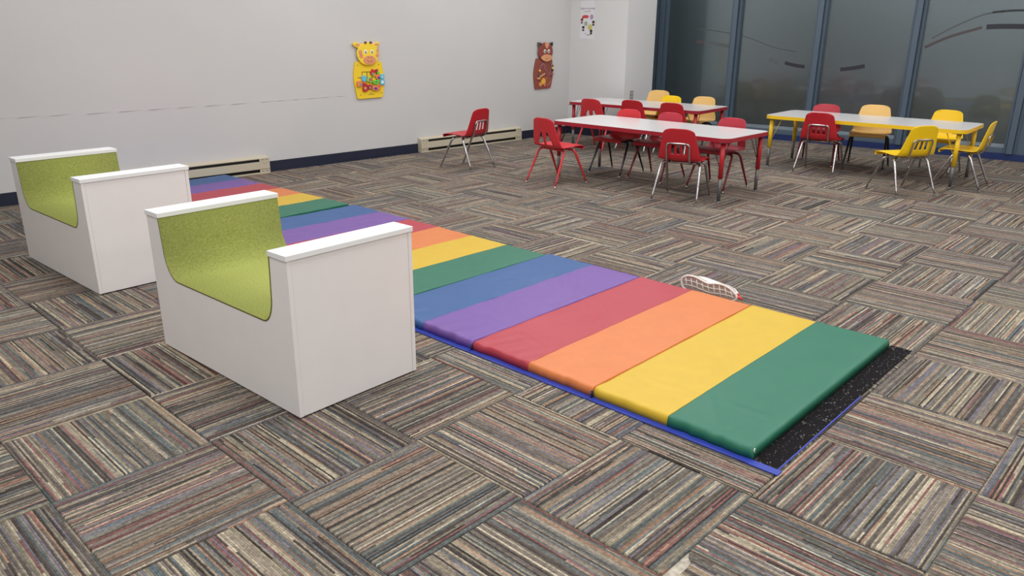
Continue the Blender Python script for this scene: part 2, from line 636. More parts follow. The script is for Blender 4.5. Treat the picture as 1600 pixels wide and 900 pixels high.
FL = mat('faint_film', (96, 100, 102), 0.6)
FR_ = mat('reddish_film', (84, 76, 78), 0.6)
# u = along, z = height, metres
arc_strip(panes[0], [(-1.28, 1.365), (-1.05, 1.35), (-0.80, 1.315)], 0.012, FG, 'film_stripe')
arc_strip(panes[0], [(-1.27, 1.20), (-1.17, 1.195)], 0.05, FR_, 'film_dash')
arc_strip(panes[0], [(-1.15, 1.195), (-0.99, 1.18), (-0.80, 1.15)], 0.045, FL, 'film_dash')
arc_strip(panes[1], [(-0.62, 1.285), (-0.45, 1.235), (-0.2, 1.15), (0.1, 1.10)], 0.012, FG, 'film_stripe')
arc_strip(panes[1], [(-0.24, 1.0), (-0.12, 0.965)], 0.05, FL, 'film_dash')
arc_strip(panes[1], [(-0.03, 0.965), (0.08, 0.94), (0.225, 0.922)], 0.042, FD, 'film_dash')
arc_strip(panes[2], [(0.45, 0.895), (0.62, 0.895)], 0.014, FL, 'film_stripe')
arc_strip(panes[2], [(0.66, 0.905), (0.8, 0.925), (0.94, 0.955)], 0.046, FD, 'film_dash')
arc_strip(panes[3], [(1.62, 1.28), (1.85, 1.42), (2.1, 1.535), (2.3, 1.565)], 0.014, FG, 'film_stripe')
arc_strip(panes[3], [(2.17, 1.555), (2.35, 1.572), (2.52, 1.574)], 0.022, FD, 'film_stripe')
arc_strip(panes[3], [(1.56, 1.18), (1.8, 1.30), (2.1, 1.40)], 0.03, FR_, 'film_stripe')
arc_strip(panes[3], [(2.14, 1.405), (2.3, 1.412), (2.52, 1.41)], 0.052, FD, 'film_dash')

# ------------------------------------------------------------------ baseboard heaters
def heater(label, x0, x1):
    L = x1 - x0
    xm = (x0 + x1) / 2
    t = thing('baseboard_heater', label, 'heater', (xm, yl(xm), 0), WL_ANG, 'baseboard heaters on the white wall')
    D, H = 0.062, 0.168
    b = MB()
    b.box(-L / 2 + 0.004, L / 2 - 0.004, -0.02, -0.001, 0.006, H - 0.006)
    b.obj('back_plate', SLOT, t)
    b = MB()
    b.box(-L / 2 + 0.10, L / 2 - 0.10, -0.045, -0.021, 0.03, H - 0.03)
    b.obj('heating_fins', SLOT, t)
    b = MB()
    b.prism([(-D, 0.045), (-D, 0.118), (-D + 0.004, 0.118), (-D + 0.004, 0.045)], -L / 2 + 0.02, L / 2 - 0.02,
            M=Matrix(((0, 0, 1, 0), (1, 0, 0, 0), (0, 1, 0, 0), (0, 0, 0, 1))))
    b.obj('front_panel', BEIGE, t, bevel=0.0015)
    b = MB()
    b.prism([(-0.001, H), (-0.001, H - 0.008), (-D + 0.002, H - 0.026), (-D, H - 0.018)], -L / 2 + 0.002, L / 2 - 0.002,
            M=Matrix(((0, 0, 1, 0), (1, 0, 0, 0), (0, 1, 0, 0), (0, 0, 0, 1))))
    b.obj('top_cover', BEIGE, t, bevel=0.001)
    b = MB()
    b.box(-L / 2 + 0.002, L / 2 - 0.002, -D + 0.002, -0.001, 0.0, 0.012)
    b.obj('bottom_rail', BEIGE, t, bevel=0.001)
    for s in (-1, 1):
        b = MB()
        xe = s * (L / 2)
        b.prism([(-0.0005, 0.0), (-0.0005, H), (-D - 0.002, H - 0.02), (-D - 0.002, 0.0)], 0, 0.004 * s,
                M=Matrix.Translation((xe - 0.004 * s, 0, 0)) @ Matrix(((0, 0, 1, 0), (1, 0, 0, 0), (0, 1, 0, 0), (0, 0, 0, 1))))
        xi = s * (L / 2 - 0.105)
        b.box(min(xe, xi) + 0.001, max(xe, xi) - 0.001, -D - 0.0015, -D + 0.003, 0.047, H - 0.022)
        b.box(min(xe, xi) + 0.001, max(xe, xi) - 0.001, -D + 0.004, -D + 0.008, 0.012, 0.046)
        ec = b.obj('end_cap', BEIGE, t, bevel=0.001)
        b = MB()
        slots = [(xe - s * (0.032 + 0.042 * q), 0.014, H - 0.034, H - 0.030, 0.0) for q in range(2)] + \
                [(xe - s * (0.032 + 0.042 * q), 0.014, 0.022, 0.026, 0.0054) for q in range(2)] + \
                [(xe - s * (0.032 + 0.042 * q), 0.004, 0.105, 0.109, 0.0) for q in range(2)] + [(xe - s * 0.053, 0.002, 0.088, 0.098, 0.0)]
        for cx, hw, za, zb, dy in slots:
            b = MB()
            b.box(cx - hw, cx + hw, -D - 0.0022 + dy, -D - 0.001 + dy, za, zb)
            b.obj('vent_slot', SLOT, ec)
    return t
heater('beige baseboard heater partly hidden behind the white benches', 1.76, 3.345)
heater('beige baseboard heater on the wall behind the lone red chair', 5.225, 6.86)

# ------------------------------------------------------------------ outlet and poster on the column
t = thing('power_outlet', 'grey wall outlet plate on the white column above the back table', 'outlet', (7.985, COLY0, 0.552))
b = MB()
b.box(-0.035, 0.035, -0.006, -0.0005, -0.057, 0.057)
b.obj('cover_plate', mat('outlet_plate', (150, 146, 142), 0.5), t, bevel=0.002)
for s in (-1, 1):
    b = MB()
    b.box(-0.017, 0.017, -0.009, -0.0055, s * 0.025 - 0.015, s * 0.025 + 0.015)
    so = b.obj('socket', mat('socket_face', (196, 192, 186), 0.5), t, bevel=0.002)
    b = MB()
    b.box(-0.008, -0.005, -0.0096, -0.0088, s * 0.025 - 0.006, s * 0.025 + 0.006)
    b.box(0.005, 0.008, -0.0096, -0.0088, s * 0.025 - 0.006, s * 0.025 + 0.006)
    b.obj('slot', SLOT, so)

post = thing('poster', 'small printed paper poster taped to the white column', 'poster', (COLX0 - 0.0005, 3.685, 1.465))
# local frame: picture x runs towards -Y of the room, picture y is up
MP = Matrix(((0, 0, -1, 0), (-1, 0, 0, 0), (0, 1, 0, 0), (0, 0, 0, 1)))
PW, PH = 0.118, 0.235
b = MB()
b.prism([(-PW, -PH), (PW, -PH), (PW, PH), (-PW, PH)], 0.0005, 0.0015, M=MP)
b.obj('sheet', PAPER, post)
def disc(name, cx, cy, rx, ry, rgb, parent=post, M=MP, z=0.0017, th=0.0004, outl=None):
    b = MB()
    b.prism(outl or ell(cx, cy, rx, ry, 20), z, z + th, M=M)
    return b.obj(name, mat(name + '_ink_%d_%d_%d' % rgb, rgb, 0.6), parent)
disc('speech_bubble', 0, 0, 0, 0, (206, 70, 72), outl=closed_smooth([(-0.085, 0.045), (-0.06, 0.062), (0, 0.062), (0.022, 0.045), (0.0, 0.026), (-0.05, 0.025), (-0.09, 0.012)], 4))
disc('speech_bubble', 0.07, 0.04, 0.027, 0.032, (176, 146, 172))
disc('speech_bubble', -0.022, -0.04, 0.03, 0.03, (162, 178, 160))
disc('speech_bubble', 0.048, -0.085, 0.037, 0.037, (200, 196, 110))
for cx, cy, hair, skin in ((-0.088, -0.005, (96, 60, 60), (220, 176, 168)), (0.1, -0.032, (50, 44, 44), (200, 150, 140)),
                           (-0.062, -0.098, (34, 34, 36), (190, 186, 176)), (0.068, -0.14, (40, 40, 38), (120, 92, 74))):
    p = disc('portrait', cx, cy, 0.020, 0.027, skin)
    disc('portrait_hair', cx, cy + 0.012, 0.021, 0.016, hair, parent=p, z=0.0022)
    disc('portrait_shirt', cx, cy - 0.025, 0.019, 0.010, hair, parent=p, z=0.0022)
def text(body, size, x, y, rgb, parent, M, z=0.0017, name='lettering'):
    cu = bpy.data.curves.new(name, 'FONT')
    cu.body = body
    cu.size = size
    cu.align_x = 'CENTER'
    cu.extrude = 0.0002
    tmp = bpy.data.objects.new(name, cu)
    COL.objects.link(tmp)
    dg = bpy.context.evaluated_depsgraph_get()
    me = bpy.data.meshes.new_from_object(tmp.evaluated_get(dg))
    bpy.data.objects.remove(tmp)
    me.transform(M @ Matrix.Translation((x, y, z)))
    me.materials.clear()
    me.materials.append(mat('ink_%d_%d_%d' % rgb, rgb, 0.6))
    o = bpy.data.objects.new(name, me)
    COL.objects.link(o)
    o.parent = parent
    return o
text('R\u00e8gles de partage', 0.034, 0, 0.135, (104, 100, 110), post, MP)
text('ensemble', 0.026, 0, 0.103, (150, 110, 120), post, MP)
b = MB()
b.prism([(-0.03, -0.175), (-0.026, -0.175), (-0.02, -0.15), (-0.024, -0.15)], 0.0017, 0.0021, M=MP)
b.prism([(0.0, -0.182), (0.05, -0.182), (0.05, -0.174), (0.0, -0.174)], 0.0017, 0.0021, M=MP)
b.obj('emblem', mat('emblem_ink', (70, 66, 70), 0.6), post)

# ------------------------------------------------------------------ animal activity boards on the wall
MA = Matrix(((1, 0, 0, 0), (0, 0, -1, 0), (0, 1, 0, 0), (0, 0, 0, 1)))   # (u, v, out) -> local, out = -Y
def board(name, label, cx, z0):
    return thing(name, label, 'activity board', (cx, yl(cx) - 0.001, z0), WL_ANG)
def plate(parent, name, outline, o0, o1, m, bevel=0.002):
    b = MB()
    b.prism(outline, o0, o1, M=MA)
    return b.obj(name, m, parent, bevel=bevel)

gy = mat('giraffe_yellow', (244, 206, 44), 0.45)
gy2 = mat('giraffe_head_yellow', (250, 214, 60), 0.45)
gpink = mat('giraffe_pink', (226, 150, 108), 0.5)
gdark = mat('groove_dark', (70, 50, 30), 0.7)
gbrown = mat('horn_brown', (112, 54, 40), 0.5)
gwhite = mat('eye_white', (240, 240, 225), 0.4)
gblack = mat('pupil_black', (24, 24, 20), 0.4)
g = board('giraffe_activity_board', 'yellow giraffe shaped busy board with coloured sliding blocks on the wall', 4.59, 0.64)
def gp_(x, y):
    return ((x - 358) * 1.29e-3, (735 - y) * 1e-3)
def circ(x, y, rx, ry, n=24):
    c = gp_(x, y)
    return ell(c[0], c[1], rx * 1.29e-3, ry * 1e-3, n)
body = plate(g, 'body_board', closed_smooth([gp_(*q) for q in ((232, 362), (218, 440), (212, 530), (224, 640), (236, 715), (250, 733), (360, 731), (470, 729), (488, 715), (500, 640), (507, 530), (500, 440), (486, 362), (470, 356), (360, 356), (245, 356))], 3), 0, 0.016, gy)
head = plate(g, 'head', circ(353, 278, 106, 116, 36), 0.0165, 0.034, gy2, 0.004)
for pts in (((300, 200), (272, 170), (225, 162), (218, 185), (245, 212), (285, 215)), ((405, 196), (425, 172), (468, 160), (472, 178), (455, 208), (420, 212))):
    e = plate(g, 'ear', closed_smooth([gp_(*q) for q in pts], 4), 0.012, 0.0285, gy2, 0.003)
    cx_ = sum(q[0] for q in pts) / 6
    cy_ = sum(q[1] for q in pts) / 6
    plate(e, 'inner_ear', circ(cx_, cy_ - 2, 22, 13), 0.0286, 0.0295, gpink, 0)
for x in (330, 381):
    plate(g, 'horn', circ(x, 165, 13, 13), 0.0342, 0.038, gbrown, 0.001)
for x in (329, 391):
    e = plate(g, 'eye', circ(x, 256, 15, 22), 0.0342, 0.0352, gwhite, 0)
    plate(e, 'pupil', circ(x, 262, 6, 11), 0.0353, 0.036, gblack, 0)
mz = plate(g, 'muzzle', circ(363, 340, 61, 46, 30), 0.0342, 0.038, gpink, 0.002)
for x in (350, 378):
    plate(mz, 'nostril', circ(x, 313, 4, 6, 10), 0.0381, 0.0386, gbrown, 0)
b = MB()
b.tube([MA @ Vector((*gp_(x, y), 0.0383)) for x, y in ((337, 336), (345, 352), (362, 360), (380, 352), (388, 336))], 0.002, 6)
b.obj('smile', gbrown, mz)
for x, y, rx, ry in ((278, 262, 18, 26), (284, 300, 20, 22), (446, 250, 12, 22), (441, 296, 17, 20)):
    plate(g, 'cheek_spot', circ(x, y, rx, ry, 14), 0.0342, 0.035, gpink, 0)
for x, y in ((251, 390), (459, 388), (268, 692), (473, 682)):
    plate(g, 'screw', circ(x, y, 4, 5, 10), 0.0161, 0.0185, mat('screw_brown', (120, 96, 50), 0.4), 0)
b = MB()
for x0, y0, x1, y1 in ((290, 457, 400, 463), (245, 514, 440, 520), (290, 457, 295, 560), (337, 457, 342, 520), (385, 470, 390, 600), (430, 460, 435, 560), (300, 600, 450, 606)):
    p, q = gp_(x0, y1), gp_(x1, y0)
    b.prism([p, (q[0], p[1]), q, (p[0], q[1])], 0.0161, 0.0168, M=MA)
b.obj('track_groove', gdark, g)
for q in ((355, 678, 380, 685), (340, 692, 402, 697)):
    b = MB()
    p, r_ = gp_(q[0], q[3]), gp_(q[2], q[1])
    b.prism([p, (r_[0], p[1]), r_, (p[0], r_[1])], 0.0161, 0.0165, M=MA)
    b.obj('maker_mark', mat('mark_brown', (150, 112, 40), 0.6), g)
RB, OB, BB, GB, PB = (196, 48, 56), (236, 138, 88), (110, 190, 222), (120, 196, 66), (104, 70, 150)
def block(pts, rgb, deco=None, dpts=None):
    p = plate(g, 'sliding_block', [gp_(*q) for q in pts], 0.019, 0.033, mat('block_%d_%d_%d' % rgb, rgb, 0.4), 0.003)
    b = MB()
    cx_ = sum(q[0] for q in pts) / len(pts)
    cy_ = sum(q[1] for q in pts) / len(pts)
    c = gp_(cx_, cy_)
    b.prism(ell(c[0], c[1], 0.006, 0.006, 10), 0.0162, 0.0195, M=MA)
    b.obj('peg', gdark, p)
    if deco:
        plate(p, 'printed_motif', dpts, 0.0331, 0.0337, mat('motif_%d_%d_%d' % deco, deco, 0.5), 0)
def rect(x0, y0, x1, y1, k=6):
    return [(x0 + k, y0), (x1 - k, y0), (x1, y0 + k), (x1, y1 - k), (x1 - k, y1), (x0 + k, y1), (x0, y1 - k), (x0, y0 + k)]
block([(365, 465), (388, 428), (412, 452), (408, 478), (402, 498), (376, 495)], RB, (150, 160, 150), circ(390, 482, 12, 14, 12))
block([(412, 440), (440, 432), (446, 445), (424, 470), (414, 462)], (176, 40, 60))
block([(428, 470), (446, 448), (458, 478), (440, 492)], GB)
block(rect(420, 490, 460, 536), OB, PB, circ(446, 522, 12, 14, 12))
block(rect(464, 487, 503, 540), BB, (150, 215, 236), circ(482, 513, 12, 14, 12))
block(rect(280, 494, 324, 556, 12), BB)
block([(326, 556), (338, 514), (378, 514), (380, 576), (352, 566)], (150, 196, 90), (196, 90, 90), circ(362, 540, 14, 16, 12))
block([(384, 574), (392, 546), (420, 548), (440, 540), (458, 556), (440, 588), (412, 596)], GB, (70, 150, 60), circ(420, 566, 10, 9, 12))
block(rect(460, 544, 505, 600), BB, (220, 236, 238), circ(482, 570, 14, 15, 12))
block(rect(232, 548, 282, 606), OB, (140, 140, 150), circ(268, 586, 12, 14, 12))
block([(284, 590), (294, 566), (330, 580), (334, 600), (300, 604)], RB)
block(rect(286, 602, 334, 660, 12), RB, (190, 180, 130), circ(308, 624, 12, 13, 12))
block([(334, 600), (356, 586), (376, 602), (370, 640), (342, 640)], (180, 44, 70), (160, 160, 150), circ(355, 622, 9, 12, 12))
block(rect(380, 602, 436, 656), OB, PB, circ(410, 634, 18, 14, 12))
block([(430, 614), (448, 590), (464, 606), (456, 652), (436, 652)], OB, (206, 80, 90), circ(446, 612, 8, 10, 12))

hb = mat('horse_brown', (146, 74, 62), 0.45)
hb2 = mat('horse_head_brown', (140, 66, 56), 0.45)
htan = mat('horse_tan', (222, 156, 112), 0.5)
hear = mat('horse_ear_grey', (96, 82, 84), 0.5)
hg = board('horse_activity_board', 'brown horse shaped busy board with bead maze and gears on the wall', 7.305, 0.615)
def hp(x, y):
    return ((x - 312) * 1.6e-3, (740 - y) * 1.06e-3)
def hc(x, y, rx, ry, n=20):
    c = hp(x, y)
    return ell(c[0], c[1], rx * 1.6e-3, ry * 1.06e-3, n)
plate(hg, 'body_board', closed_smooth([hp(*q) for q in ((222, 386), (206, 460), (196, 560), (203, 660), (212, 725), (224, 740), (310, 738), (385, 736), (398, 722), (412, 650), (421, 560), (416, 460), (404, 386), (392, 380), (310, 380), (232, 380))], 3), 0, 0.016, hb)
hh = plate(hg, 'head', hc(320, 306, 84, 110, 36), 0.0165, 0.034, hb2, 0.004)
for pts in (((292, 226), (262, 196), (232, 192), (236, 240), (262, 268)), ((352, 216), (380, 196), (410, 192), (406, 236), (384, 258))):
    e = plate(hg, 'ear', [hp(*q) for q in pts], 0.012, 0.029, hear, 0.003)
    cx_ = sum(q[0] for q in pts) / 5
    cy_ = sum(q[1] for q in pts) / 5
    plate(e, 'inner_ear', hc(cx_ + (4 if cx_ < 320 else 2), cy_ - 2, 12, 16), 0.0291, 0.03, gblack, 0)
plate(hg, 'forelock', closed_smooth([hp(*q) for q in ((312, 200), (345, 200), (354, 225), (330, 266), (308, 230))], 3), 0.0342, 0.037, htan, 0.001)
for x in (308, 353):
    e = plate(hg, 'eye', hc(x, 297, 14, 22), 0.0342, 0.0352, gwhite, 0)
    plate(e, 'pupil', hc(x + 1, 302, 7, 12), 0.0353, 0.036, mat('pupil_brown', (60, 34, 28), 0.4), 0)
mz = plate(hg, 'muzzle', closed_smooth([hp(*q) for q in ((262, 372), (290, 342), (330, 334), (370, 342), (397, 368), (375, 402), (330, 418), (288, 402))], 4), 0.0342, 0.039, htan, 0.002)
b = MB()
b.tube([MA @ Vector((*hp(x, y), 0.0392)) for x, y in ((312, 376), (318, 388), (328, 392), (338, 386), (342, 376))], 0.002, 6)
b.obj('smile', mat('smile_brown', (130, 76, 56), 0.5), mz)
b = MB()
wp_ = catmull([Vector((*hp(x, y), o)) for x, y, o in ((253, 515, 0.02), (256, 470, 0.045), (272, 442, 0.05), (290, 450, 0.05), (300, 490, 0.045), (318, 512, 0.04), (332, 530, 0.04), (345, 572, 0.04), (362, 574, 0.045), (370, 500, 0.05), (378, 455, 0.05), (398, 444, 0.03), (402, 446, 0.018))], 5)
b.tube([MA @ p for p in wp_], 0.0035, 6)
b.obj('maze_wire', mat('lavender_wire', (150, 128, 158), 0.35), hg)
def bead(x, y, o, r, rgb):
    b = MB()
    prof = [(-1.0, 0.25), (-0.7, 0.72), (0, 1.0), (0.7, 0.72), (1.0, 0.25)]
    c = MA @ Vector((*hp(x, y), o))
    b.tube([c + Vector((0, 0, r * p[0])) for p in prof], [r * p[1] for p in prof], 12)
    b.obj('bead', mat('bead_%d_%d_%d' % rgb, rgb, 0.35), hg)
bead(254, 524, 0.03, 0.017, (236, 184, 90))
bead(402, 452, 0.035, 0.015, (206, 168, 120))
bead(404, 474, 0.035, 0.014, (70, 96, 60))
bead(404, 498, 0.035, 0.018, (236, 206, 110))
bead(404, 520, 0.035, 0.014, (60, 44, 40))
plate(hg, 'sliding_bar', [hp(*q) for q in ((250, 590), (318, 552), (324, 566), (262, 606))], 0.019, 0.03, htan, 0.002)
plate(hg, 'green_slider', hc(258, 580, 16, 18, 12), 0.019, 0.028, mat('slider_green', (66, 92, 74), 0.5), 0.002)
plate(hg, 'base_stop', hc(245, 614, 20, 12, 14), 0.0165, 0.036, htan, 0.003)
plate(hg, 'base_stop', hc(402, 570, 20, 10, 14), 0.0165, 0.036, mat('stop_pink', (176, 96, 90), 0.5), 0.003)
def gear(x, y, r, rgb):
    c = hp(x, y)
    out = []
    for k in range(32):
        rr = r * (1.0 if (k // 2) % 2 else 0.72)
        out.append((c[0] + rr * math.cos(2 * PI * k / 32), c[1] + rr * math.sin(2 * PI * k / 32)))
    plate(hg, 'gear', out, 0.019, 0.029, mat('gear_%d_%d_%d' % rgb, rgb, 0.4), 0.001)
gear(302, 650, 0.046, (236, 178, 60))
gear(268, 684, 0.030, (226, 150, 90))
gear(318, 694, 0.020, (220, 130, 100))
b = MB()
ring = hc(358, 654, 27, 46, 28)
b.tube([MA @ Vector((p[0], p[1], 0.0175)) for p in ring + ring[:1]], 0.004, 6)
b.obj('oval_track', mat('oval_tan', (196, 120, 84), 0.5), hg)

# ------------------------------------------------------------------ white benches with green felt seats
def bench(label, loc, rz):
    t = thing('felt_seat_bench', label, 'bench', loc, rz, 'white benches with green felt seats')
    # local: x 0 (left side) .. W, y 0 (near end) .. Lg
    W, Lg, H, TH = 0.565, 1.045, 0.60, 0.018
    E = 0.112            # thickness of an end
    zb, R = 0.338, 0.115
    prof = []
    for k in range(13):  # far wall of the seat, down and round
        pass
    yi0, yi1 = E, Lg - E
    near = [(yi0 - 0.008, H)] + [(yi0 + R * 0.62 - R * 0.62 * math.cos(a), zb + R - R * math.sin(a)) for a in [PI / 2 * q / 8 for q in range(9)]]
    far = [(yi1 - R * 0.85 + R * 0.85 * math.sin(a), zb + R * 1.15 - R * 1.15 * math.cos(a)) for a in [PI / 2 * q / 8 for q in range(9)]] + [(yi1 + 0.012, H)]
    U = near + far
    out = [(0, 0.007), (Lg, 0.007), (Lg, H)] + U[::-1] + [(0, H)]
    MX = Matrix(((0, 0, 1, 0), (1, 0, 0, 0), (0, 1, 0, 0), (0, 0, 0, 1)))
    for x0 in (0.0, W - TH):
        b = MB()
        b.prism(out, x0, x0 + TH, M=MX)
        b.obj('side_panel', WHITE, t, bevel=0.001)
    for y0, y1 in ((0.0015, 0.0185), (Lg - 0.0185, Lg - 0.0015)):
        b = MB()
        b.box(TH + 0.0008, W - TH - 0.0008, y0, y1, 0.007, H)
        b.obj('end_panel', WHITE, t, bevel=0.001)
    for y0, y1 in ((-0.004, E - 0.002), (Lg - E + 0.002, Lg + 0.004)):
        b = MB()
        b.box(-0.005, W + 0.005, y0, y1, H, H + 0.021)
        b.obj('cap', CAPW, t, bevel=0.002)
    b = MB()
    b.box(0.02, W - 0.02, 0.02, Lg - 0.02, 0, 0.02)  # dark inset base added so the gap under the panels reads as shadow
    b.obj('shadow_gap_base', SLOT, t)
    # felt liner: a bent sheet with real thickness, its brown edge showing at the sides
    th = 0.006
    n = len(U)
    inner = []
    for i, p in enumerate(U):
        a = Vector(U[max(0, i - 1)])
        c = Vector(U[min(n - 1, i + 1)])
        d = (c - a).normalized()
        inner.append((p[0] - d.y * th, p[1] + d.x * th))
    b = MB()
    x0, x1 = -0.001, W + 0.001
    v = [(x0, p[0], p[1]) for p in U] + [(x1, p[0], p[1]) for p in U] + [(x0, p[0], p[1]) for p in inner] + [(x1, p[0], p[1]) for p in inner]
    f = []
    for i in range(n - 1):
        f.append((2 * n + i, 2 * n + i + 1, 3 * n + i + 1, 3 * n + i))
        f.append((i + 1, i, n + i, n + i + 1))
    b.add(v, f, 0, True)
    f = []
    for i in range(n - 1):
        f.append((i, i + 1, 2 * n + i + 1, 2 * n + i))
        f.append((n + i + 1, n + i, 3 * n + i, 3 * n + i + 1))
    o_ = len(b.v) - 4 * n
    for q in f:
        b.f.append([o_ + k for k in q])
        b.m.append(1)
        b.s.append(False)
    b.obj('felt_liner', [FELT, FELTEDGE], t)
    return t
bench('white end-panelled bench with green felt seat, nearest to the camera', (0.800, -0.585, 0), math.radians(2.2))
bench('white bench with green felt seat by the wall, farther of the two', (0.806, 1.372, 0), math.radians(2.0))

# ------------------------------------------------------------------ folding rainbow mats
SEQ = ['green', 'yellow', 'orange', 'red', 'purple', 'blue']
MAT_W, TK = 1.322, 0.042
def mat_section(name, m, parent, y0, y1, fold0, fold1, seed, end0=False):
    """one coloured half panel; fold0/fold1: that edge is an outer edge of its panel"""
    cr_ = random.Random(int(seed * 10))
    creases = [(cr_.uniform(-0.5, 0.9), cr_.uniform(0.05, 1.2), cr_.uniform(0.05, 0.28), cr_.uniform(0.08, 0.3), cr_.choice((-1, 1)) * cr_.uniform(0.0012, 0.0032)) for _ in range(4)]
    creases += [(cr_.uniform(0.9, 1.9), cr_.uniform(0.06, 0.25), 0.16, 0.12, cr_.uniform(0.002, 0.004))]
    R = 0.018
    b = MB()
    ys = [0, .006, .013, .022, .03, .06] + [.1 + .8 * k / 16 for k in range(17)] + [.94, .97, .988, 1]
    xs = [0, .003, .007, .012, .02] + [.02 + .96 * k / 70 for k in range(1, 70)] + [.98, .988, .993, .997, 1]
    def drop(d, R=R):
        return 0 if d >= R else R - math.sqrt(max(0, R * R - (R - d) ** 2))
    v = []
    for yy in ys:
        for xx in xs:
            x, y = xx * MAT_W, y0 + (y1 - y0) * yy
            dx = min(x, MAT_W - x)
            dy = 9
            if fold0:
                dy = min(dy, y - y0)
            if fold1:
                dy = min(dy, y1 - y)
            rf = 0.007 if 0.5 < yy and fold1 or yy <= 0.5 and fold0 else R
            if end0 and yy <= 0.5:
                rf = 0.014
            d = drop(dx) + drop(dy, rf)
            wr = noise.noise(Vector((x * 5 + seed, y * 3, seed))) * 0.0022 + noise.noise(Vector((x * 14 + y * 9, seed, y * 20))) * 0.0010
            edge = math.exp(-x / 0.10)
            wr += edge * noise.noise(Vector((x * 10 + y * 26 + seed, 3.1, 0))) * 0.008
            z = TK - min(d, TK - 0.006) + wr * (1 if d < 0.012 else 0.3)
            for (ca, cx0, cy0, cl, ch) in creases:
                ux, uy = math.cos(ca), math.sin(ca)
                al = (x - cx0) * ux + (y - y0 - cy0) * uy
                ac = -(x - cx0) * uy + (y - y0 - cy0) * ux
                if abs(al) < cl and d < 0.004:
                    z += ch * (1 - (al / cl) ** 2) * math.exp(-(ac / 0.009) ** 2)
            bulge = (0.007 * noise.noise(Vector((y * 22, seed, 1))) + 0.004 * noise.noise(Vector((y * 60, seed, 4)))) * max(0, 1 - dx / 0.03)
            v.append((x - bulge if x < 0.5 else x + bulge, y, max(0.006, z)))
    NX = len(xs)
    f = []
    for j in range(len(ys) - 1):
        for i in range(NX - 1):
            a = j * NX + i
            f.append((a, a + 1, a + NX + 1, a + NX))
    # skirt
    ring = [i for i in range(NX)] + [j * NX + NX - 1 for j in range(1, len(ys))] + \
           [(len(ys) - 1) * NX + i for i in range(NX - 2, -1, -1)] + [j * NX for j in range(len(ys) - 2, 0, -1)]
    o = len(v)
    for i in ring:
        v.append((v[i][0], v[i][1], 0.003))
    for k in range(len(ring)):
        k2 = (k + 1) % len(ring)
        f.append((ring[k2], ring[k], o + k, o + k2))
    f.append([o + k for k in range(len(ring) - 1, -1, -1)])
    b.add(v, f, 0, True)
    so = b.obj(name, m, parent)
    return so
def gym_mat(label, loc, rz, seed, tail, SEC):
    t = thing('folding_mat', label, 'gym mat', loc, rz, 'rainbow folding mats in a row')
    for k, c in enumerate(SEQ):
        y0 = k * SEC
        a, b2 = (0.0022, 0.0) if k % 2 == 0 else (0.0, 0.0022)
        s = mat_section('mat_section', VINYL[c], t, y0 + a, y0 + SEC - b2, k % 2 == 0, k % 2 == 1, seed + k * 3.7, k == 0 and tail)
        s['label'] = c + ' vinyl section'
        b = MB()
        b.box(-0.030, 0.012, y0 + a * 1.5, y0 + SEC - b2 * 1.5, 0.0, 0.0028)
        b.tube([(-0.030, y0 + a * 1.5, 0.003), (-0.030, y0 + SEC - b2 * 1.5, 0.003)], 0.0035, 6)
        b.obj('blue_hem', BLUEHEM, s)
    b = MB()
    for k in (2, 4):
        b.box(0.004, MAT_W - 0.004, k * SEC - 0.006, k * SEC + 0.006, 0.0, 0.016)
        b.tube([(-0.004, k * SEC, 0.002), (-0.004, k * SEC, 0.030)], 0.005, 6)
    b.obj('fold_gusset', NAVYFOLD, t)
    if tail:
        b = MB()
        b.box(0.0, MAT_W + 0.03, -0.085, 0.004, 0.0005, 0.003)
        b.obj('hook_strip', STRIP, t)
        b = MB()
        b.box(-0.034, 0.0, -0.10, 0.012, 0.0005, 0.0036)
        b.box(0.0, MAT_W * 0.55, -0.089, -0.084, 0.0005, 0.0036)
        b.obj('strip_edging', BLUEHEM, t)
        b = MB()
        b.tube([(0.012, 0.004, 0.040), (0.006, 0.004, 0.033), (0.010, 0.002, 0.026)], 0.0022, 6)
        b.obj('torn_corner_foam', mat('foam_white', (220, 220, 210), 0.8), t)
    return t
gym_mat('six colour folding mat closest to the camera, with dark strip at its green end', (1.690, -1.908, 0), math.radians(0.4), 1.3, True, 0.335)
gym_mat('six colour folding mat in the middle of the row, beside the near bench', (1.640, 0.114, 0), math.radians(-0.3), 41.7, False, 0.333)
gym_mat('six colour folding mat reaching the wall heater, last of the row', (1.640, 2.119, 0), math.radians(2.4), 83.1, False, 0.312)

# ------------------------------------------------------------------ sneaker on its side behind the mat
sh = thing('sneaker', 'white sneaker lying on its side behind the red and orange sections', 'shoe', (3.066, -0.945, 0.0), math.radians(-92))
sh.scale = (1.12, 1.0, 0.90)
# local: x along the shoe (heel to toe), z up = width of the sole, y = thickness (towards the upper is -y ... sole faces +y)
def sole_outline(grow=0.0):
    top = [(-0.150, 0.055), (-0.140, 0.082), (-0.110, 0.098), (-0.070, 0.098), (-0.030, 0.086), (0.0, 0.080), (0.035, 0.090), (0.075, 0.094), (0.115, 0.082), (0.146, 0.056)]
    bot = [(0.152, 0.035), (0.135, 0.014), (0.100, 0.004), (0.05, 0.002), (0.0, 0.006), (-0.05, 0.004), (-0.10, 0.003), (-0.138, 0.016)]
    pts = closed_smooth(top + bot, 3)
    if grow:
        c = (0.0, 0.05)
        pts = [(c[0] + (p[0] - c[0]) * (1 + grow / 0.15), c[1] + (p[1] - c[1]) * (1 + grow / 0.05)) for p in pts]
    return pts
MS = Matrix(((1, 0, 0, 0), (0, 0, -1, 0), (0, 1, 0, 0), (0, 0, 0, 1)))
swhite = mat('sole_white', (226, 220, 214), 0.6)
sgrey = mat('sole_grey', (166, 150, 140), 0.7)
so_ = sole_outline()
b = MB()
